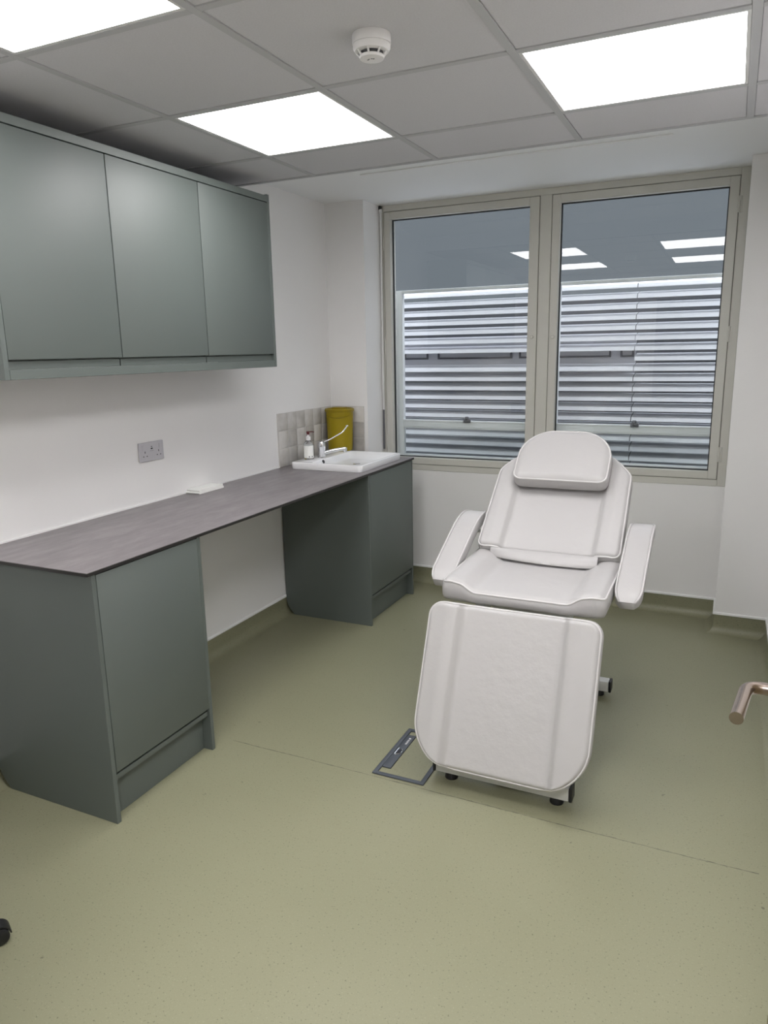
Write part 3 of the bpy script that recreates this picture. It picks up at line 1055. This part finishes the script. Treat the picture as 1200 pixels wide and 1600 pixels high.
# seat
pad('seat', (XCC, 0.366, 0.712), (0, 1, 0.02), 0.50, rounded(0.610, 0.50, 0.03, 0.03), 0.088, 0.030, chair, gpos=(0.17, 0.235))
# backrest: chamfered shoulders under the head cushion
BV = Vector((0, math.cos(math.radians(41)), math.sin(math.radians(41))))
def back_hw(v):
    L = 0.66
    base = 0.297 - 0.012 * v / L
    r0 = 0.03
    if v < r0:
        base = base - r0 + math.sqrt(max(0, r0 * r0 - (r0 - v) ** 2))
    lim = 0.296 - (v - 0.43) * 0.95
    k = 150.0
    return base if v < 0.25 else -math.log(math.exp(-k * base) + math.exp(-k * lim)) / k
pad('backrest', (XCC, 0.775, 0.752), BV, 0.66, back_hw, 0.085, 0.024, chair, gpos=(0.180, 0.208), edge=0.016)
# loose cloth flap at the foot of the backrest
bm = new()
rows = []
N_ = 26
for k in range(N_ + 1):
    s = k / N_
    x = XCC - 0.235 + 0.45 * s
    dep = 0.004 + 0.034 * math.sin(PI * min(1, s * 1.02)) ** 0.7 + 0.022 * s
    rowp = []
    for q in range(7):
        f = q / 6
        y = 0.790 - 0.015 - dep * f
        z = 0.742 - 0.041 * f + 0.008 * math.sin(PI * f) + 0.006 * (1 - s) * f
        rowp.append((Vector((x, y, z))))
    rows.append(rowp)
A = [[bm.verts.new(p) for p in r] for r in rows]
B = [[bm.verts.new(p + Vector((0, -0.001, 0.0025))) for p in r] for r in rows]
for k in range(N_):
    for q in range(6):
        bm.faces.new((A[k][q], A[k + 1][q], A[k + 1][q + 1], A[k][q + 1]))
        bm.faces.new((B[k][q], B[k][q + 1], B[k + 1][q + 1], B[k + 1][q]))
    bm.faces.new((A[k][6], A[k + 1][6], B[k + 1][6], B[k][6]))
    bm.faces.new((A[k][0], B[k][0], B[k + 1][0], A[k + 1][0]))
for k in (0, N_):
    for q in range(6):
        bm.faces.new((A[k][q], A[k][q + 1], B[k][q + 1], B[k][q]))
obj('loose_flap', bm, lea, chair, angle=60)
# head cushion lying on the backrest
nrm = Vector((1, 0, 0)).cross(BV)
ho = Vector((XCC, 0.775, 0.752)) + BV * 0.328 + nrm * 0.072
pad('head_cushion', ho, BV, 0.285, rounded(0.402, 0.285, 0.035, 0.150, 0.0), 0.080, 0.0, chair, crown=0.010, edge=0.03)
# leg rest hanging down at the front
LV = Vector((0, 0.39, 0.92)).normalized()
LL = 0.588
lo = Vector((XCC, 0.272, 0.655)) - LV * LL
pad('leg_rest', lo, LV, LL, rounded(0.627, LL, 0.165, 0.050), 0.060, 0.028, chair, gpos=(0.183, 0.207), edge=0.014)

# armrests: bent pads
for s in (-1, 1):
    x = XCC + s * 0.364
    pth = arc_path([(x, 1.00, 0.826), (x, 0.875, 0.826), (x, 0.512, 0.645)], 0.085, 10)
    dense = []
    for a, b in zip(pth, pth[1:]):
        n = max(1, int((b - a).length / 0.02))
        dense += [a + (b - a) * (k / n) for k in range(n)]
    dense.append(pth[-1])
    sec = rrect(0.099, 0.058, 0.016, 5)
    nD = len(dense)
    sc = []
    for i in range(nD):
        d = min(i, nD - 1 - i)
        sc.append([0.60, 0.84, 0.95, 1.0][d] if d < 4 else 1.0)
    bm = new()
    sweep(bm, dense, sec, scale=sc, up=Vector((0, 0, 1)))
    arm = obj('armrest', bm, lea, chair, angle=60)
    # piping along the two upper edges
    for q in (-1, 1):
        pb = new()
        pp = []
        for i, p in enumerate(dense):
            tn = (dense[min(i + 1, nD - 1)] - dense[max(i - 1, 0)]).normalized()
            upv = Vector((1, 0, 0)).cross(tn)
            if upv.z < 0: upv = -upv
            pp.append(p + Vector((q * 0.0470 * sc[i], 0, 0)) + upv * (0.0270 * sc[i]))
        tube(pb, pp, 0.0038, 8)
        obj('piping', pb, pip, arm, angle=180)
    bm = new()
    xi = XCC + s * 0.315
    sweep(bm, arc_path([(XCC + s * 0.25, 0.95, 0.765), (x, 0.95, 0.765), (x, 0.95, 0.785)], 0.01), rrect(0.03, 0.012, 0.003, 2))
    obj('arm_bracket', bm, M['white_metal'], chair)

# steel base
wm = M['white_metal']
for y in (0.178, 1.088):
    bm = new(); box(bm, 1.490, 1.985, y - 0.025, y + 0.025, 0.026, 0.076, 0.004, 2)
    bar = obj('cross_bar', bm, wm, chair)
    for x0, x1 in ((1.478, 1.4895), (1.9855, 1.997)):
        bm = new(); box(bm, x0, x1, y - 0.0265, y + 0.0265, 0.0245, 0.0775, 0.004, 2); k = obj('end_cap', bm, M['black'], bar); k['label'] = 'black end cap'
    for x in (1.545, 1.940):
        bm = new(); lathe(bm, [(0, 0.0003), (0.024, 0.0003), (0.025, 0.004), (0.022, 0.018), (0.020, 0.0255), (0, 0.0255)], (x, y, 0), 24)
        k = obj('foot', bm, M['black'], bar); k['label'] = 'black levelling foot'
bm = new(); box(bm, 1.70, 1.78, 0.204, 1.062, 0.030, 0.076, 0.004, 2); obj('spine_bar', bm, wm, chair)
bm = new()
box(bm, 1.695, 1.785, 0.50, 0.62, 0.077, 0.30, 0.005, 2)
box(bm, 1.705, 1.775, 0.51, 0.61, 0.30, 0.565, 0.005, 2)
obj('column', bm, wm, chair)
bm = new()
for x in (1.56, 1.88):
    box(bm, x, x + 0.04, 0.40, 0.84, 0.585, 0.622, 0.004, 2)
box(bm, 1.60, 1.88, 0.50, 0.62, 0.566, 0.600, 0.004, 2)
obj('seat_frame', bm, wm, chair)
for x in (1.58, 1.90):
    bm = new()
    p0 = Vector((x, 0.80, 0.615)); p1 = Vector((x, 0.775, 0.752)) + BV * 0.42 - nrm * 0.100
    sweep(bm, [p0, Vector((x, 0.775, 0.752)) + BV * 0.06 - nrm * 0.100, p1], rrect(0.03, 0.03, 0.004, 2))
    obj('back_frame', bm, wm, chair)
for x in (1.58, 1.90):
    bm = new()
    p0 = Vector((x, 0.42, 0.600)); q = Vector((x, lo.y, lo.z)) + LV * 0.55 - Vector((1, 0, 0)).cross(LV) * 0.075
    q2 = Vector((x, lo.y, lo.z)) + LV * 0.24 - Vector((1, 0, 0)).cross(LV) * 0.075
    sweep(bm, [p0, q, q2], rrect(0.025, 0.025, 0.004, 2))
    obj('leg_frame', bm, wm, chair)

# ------------------------------------------------------------ floor box
fx0, fx1, fy0, fy1 = 1.258, 1.470, 0.078, 0.440
t = thing('floor_box', 'slate grey floor socket box frame set in floor left of chair', 'floor box', ((fx0 + fx1) / 2, (fy0 + fy1) / 2, 0))
bm = new()
w_ = 0.018
def flat_ring(bm, x0, x1, y0, y1, ix0, ix1, iy0, iy1, z0, z1, bev):
    box(bm, x0, ix0, y0, y1, z0, z1, bev, 2)
    box(bm, ix1, x1, y0, y1, z0, z1, bev, 2)
    box(bm, ix0 - 0.002, ix1 + 0.002, y0, iy0, z0, z1, bev, 2)
    box(bm, ix0 - 0.002, ix1 + 0.002, iy1, y1, z0, z1, bev, 2)
flat_ring(bm, fx0, fx1, fy0, fy1, fx0 + w_, fx1 - w_, fy0 + w_, fy1 - w_, 0.0, 0.0065, 0.0025)
obj('rim', bm, M['slate_plastic'], t)
bm = new(); box(bm, fx0 + w_ + 0.0005, fx0 + w_ + 0.036, fy0 + 0.055, fy1 - 0.050, 0.0, 0.0055, 0.001, 2)
pl = obj('handle_plate', bm, M['slate_plastic'], t)
hx, hy = fx0 + w_ + 0.020, (fy0 + fy1) / 2 - 0.005
bm = new(); lathe(bm, [(0, 0), (0.017, 0), (0.017, 0.0006), (0, 0.0006)], (hx, hy, 0.0052), 20); k = obj('finger_recess', bm, M['slate_dark'], pl)
bm = new()
tube(bm, arc_path([(hx - 0.012, hy - 0.024, 0.006), (hx - 0.012, hy + 0.024, 0.006)], 0.004), 0.0018, 8)
tube(bm, [(hx - 0.012 + 0.022 * math.sin(a), hy - 0.024 * math.cos(a), 0.006) for a in [PI * k / 14 for k in range(15)]], 0.0018, 8)
k = obj('lifting_loop', bm, M['chrome'], pl); k['label'] = 'bright metal lifting loop'
bm = new()
for q in range(6):
    box(bm, hx - 0.003, hx + 0.005, hy + 0.060 + q * 0.0065, hy + 0.0635 + q * 0.0065, 0.0052, 0.0058)
lathe(bm, [(0, 0), (0.005, 0), (0.005, 0.0006), (0, 0.0006)], (hx + 0.001, hy + 0.107, 0.0052), 12)
obj('white_marking', bm, M['white_plastic'], pl)
bm = new(); box(bm, fx0 + w_ + 0.037, fx1 - w_ - 0.001, fy0 + w_ + 0.001, fy1 - w_ - 0.001, 0.0, 0.0012); obj('lid_insert', bm, M['floor'], t)

# ------------------------------------------------------------ door leaf swung open along the right wall, with lever handle
door = thing('door_1', '', '', (2.51, -1.72, 0))
del door['label']; del door['category']
door['kind'] = 'structure'
hinge = Vector((2.509, -1.725)); free = Vector((2.547, -0.795))
dv = (free - hinge).normalized(); dn = Vector((-dv.y, dv.x))     # dn points to the room (-x)
if dn.x > 0: dn = -dn
def dpt(a, b, z): 
    q = hinge + dv * a + dn * b
    return Vector((q.x, q.y, z))
Wd = (free - hinge).length
bm = new()
pts = [dpt(0, 0, 0), dpt(Wd, 0, 0), dpt(Wd, -0.044, 0), dpt(0, -0.044, 0)]
prism(bm, [(p.x, p.y) for p in pts], 2, 0.008, 2.06, 0.002, 2)
obj('leaf', bm, M['oak'], door)
# lever axis sits so that the grip runs parallel to the leaf
hz = 1.0
ax = Wd - 0.055
bm = new()
gp = arc_path([dpt(ax, 0.001, hz), dpt(ax, 0.090, hz), dpt(ax - 0.132, 0.102, hz)], 0.026, 12)
tube(bm, gp, 0.0108, 20)
hd = obj('lever_handle', bm, M['steel'], door); hd['label'] = 'brushed steel round bar lever handle'
bm = new()
mt = Matrix.Translation(dpt(ax, 0.0, hz)) @ Vector((dn.x, dn.y, 0)).to_track_quat('Z', 'Y').to_matrix().to_4x4()
lathe(bm, [(0, 0), (0.026, 0), (0.026, 0.007), (0.024, 0.009), (0, 0.009)], (0, 0, 0), 28, mt)
obj('rose', bm, M['steel'], hd)

# ------------------------------------------------------------ black swivel chair, only one castor reaches into the picture
ox, oy = 0.455, -1.24
sw = thing('swivel_chair', 'black swivel chair, only its castor showing at the left edge', 'chair', (ox, oy, 0))
a0 = math.atan2(-1.083 - oy, 0.667 - ox)
for k in range(5):
    a = a0 + k * 2 * PI / 5
    ex, ey = ox + 0.264 * math.cos(a), oy + 0.264 * math.sin(a)
    bm = new()
    sweep(bm, [(ox + 0.03 * math.cos(a), oy + 0.03 * math.sin(a), 0.115), (ox + 0.16 * math.cos(a), oy + 0.16 * math.sin(a), 0.098), (ex, ey, 0.078)], rrect(0.038, 0.024, 0.006, 3), scale=[1.2, 1.0, 0.8])
    leg = obj('leg', bm, M['chrome'], sw)
    yaw_ = a + 0.45
    mt0 = Matrix.Translation((ex, ey, 0)) @ Matrix.Rotation(yaw_, 4, 'Z')
    bm = new()
    for s in (-1, 1):
        mt = mt0 @ Matrix.Translation((0.012, s * 0.014, 0.0253)) @ Matrix.Rotation(PI / 2, 4, 'X')
        lathe(bm, [(0, -0.010), (0.020, -0.010), (0.025, -0.007), (0.025, 0.007), (0.020, 0.010), (0, 0.010)], (0, 0, 0), 24, mt)
    for s in (-1,):
        # hood over the two wheels
        sec = [(0.012 + 0.031 * math.cos(t_), 0.0253 + 0.031 * math.sin(t_)) for t_ in [PI * 0.02 + PI * 0.98 * q / 14 for q in range(15)]]
        sec += [(0.012 + 0.027 * math.cos(t_), 0.0253 + 0.027 * math.sin(t_)) for t_ in [PI - PI * 0.98 * q / 14 for q in range(15)]]
        vA = [bm.verts.new(mt0 @ Vector((p[0], -0.020, p[1]))) for p in sec]
        vB = [bm.verts.new(mt0 @ Vector((p[0], 0.020, p[1]))) for p in sec]
        n = len(sec)
        for q in range(n):
            bm.faces.new((vA[q], vA[(q + 1) % n], vB[(q + 1) % n], vB[q]))
        bm.faces.new(vA); bm.faces.new(vB[::-1])
    obj('castor', bm, M['black'], leg)
bm = new(); lathe(bm, [(0, 0.09), (0.042, 0.09), (0.042, 0.14), (0.028, 0.15), (0.028, 0.28), (0.018, 0.28), (0.018, 0.42), (0, 0.42)], (ox, oy, 0), 24); obj('gas_column', bm, M['black'], sw)
bm = new(); loft(bm, [rr_loop(ox - .20, ox + .18, oy - .20, oy + .20, .08, 0.425), rr_loop(ox - .22, ox + .20, oy - .22, oy + .22, .09, 0.445),
                      rr_loop(ox - .22, ox + .20, oy - .22, oy + .22, .09, 0.475), rr_loop(ox - .19, ox + .17, oy - .19, oy + .19, .08, 0.495)])
obj('seat', bm, M['chair_fabric'], sw)
bm = new()
rowsb = []
for (z, w2, xo) in ((0.56, 0.16, 0), (0.60, 0.20, -0.005), (0.75, 0.21, -0.02), (0.88, 0.20, -0.035), (0.935, 0.17, -0.042), (0.955, 0.12, -0.046)):
    ring_ = []
    for q in range(24):
        a = 2 * PI * q / 24
        ring_.append(Vector((ox - 0.235 + xo + 0.028 * math.sin(a) + 0.05 * (math.cos(a) * w2 / 0.2) ** 2, oy + w2 * math.cos(a), z)))
    rowsb.append(ring_)
loft(bm, rowsb)
obj('backrest', bm, M['chair_fabric'], sw)
bm = new(); sweep(bm, arc_path([(ox - 0.05, oy, 0.43), (ox - 0.285, oy, 0.43), (ox - 0.285, oy, 0.66)], 0.06), rrect(0.05, 0.012, 0.004, 2)); obj('back_support', bm, M['black'], sw)
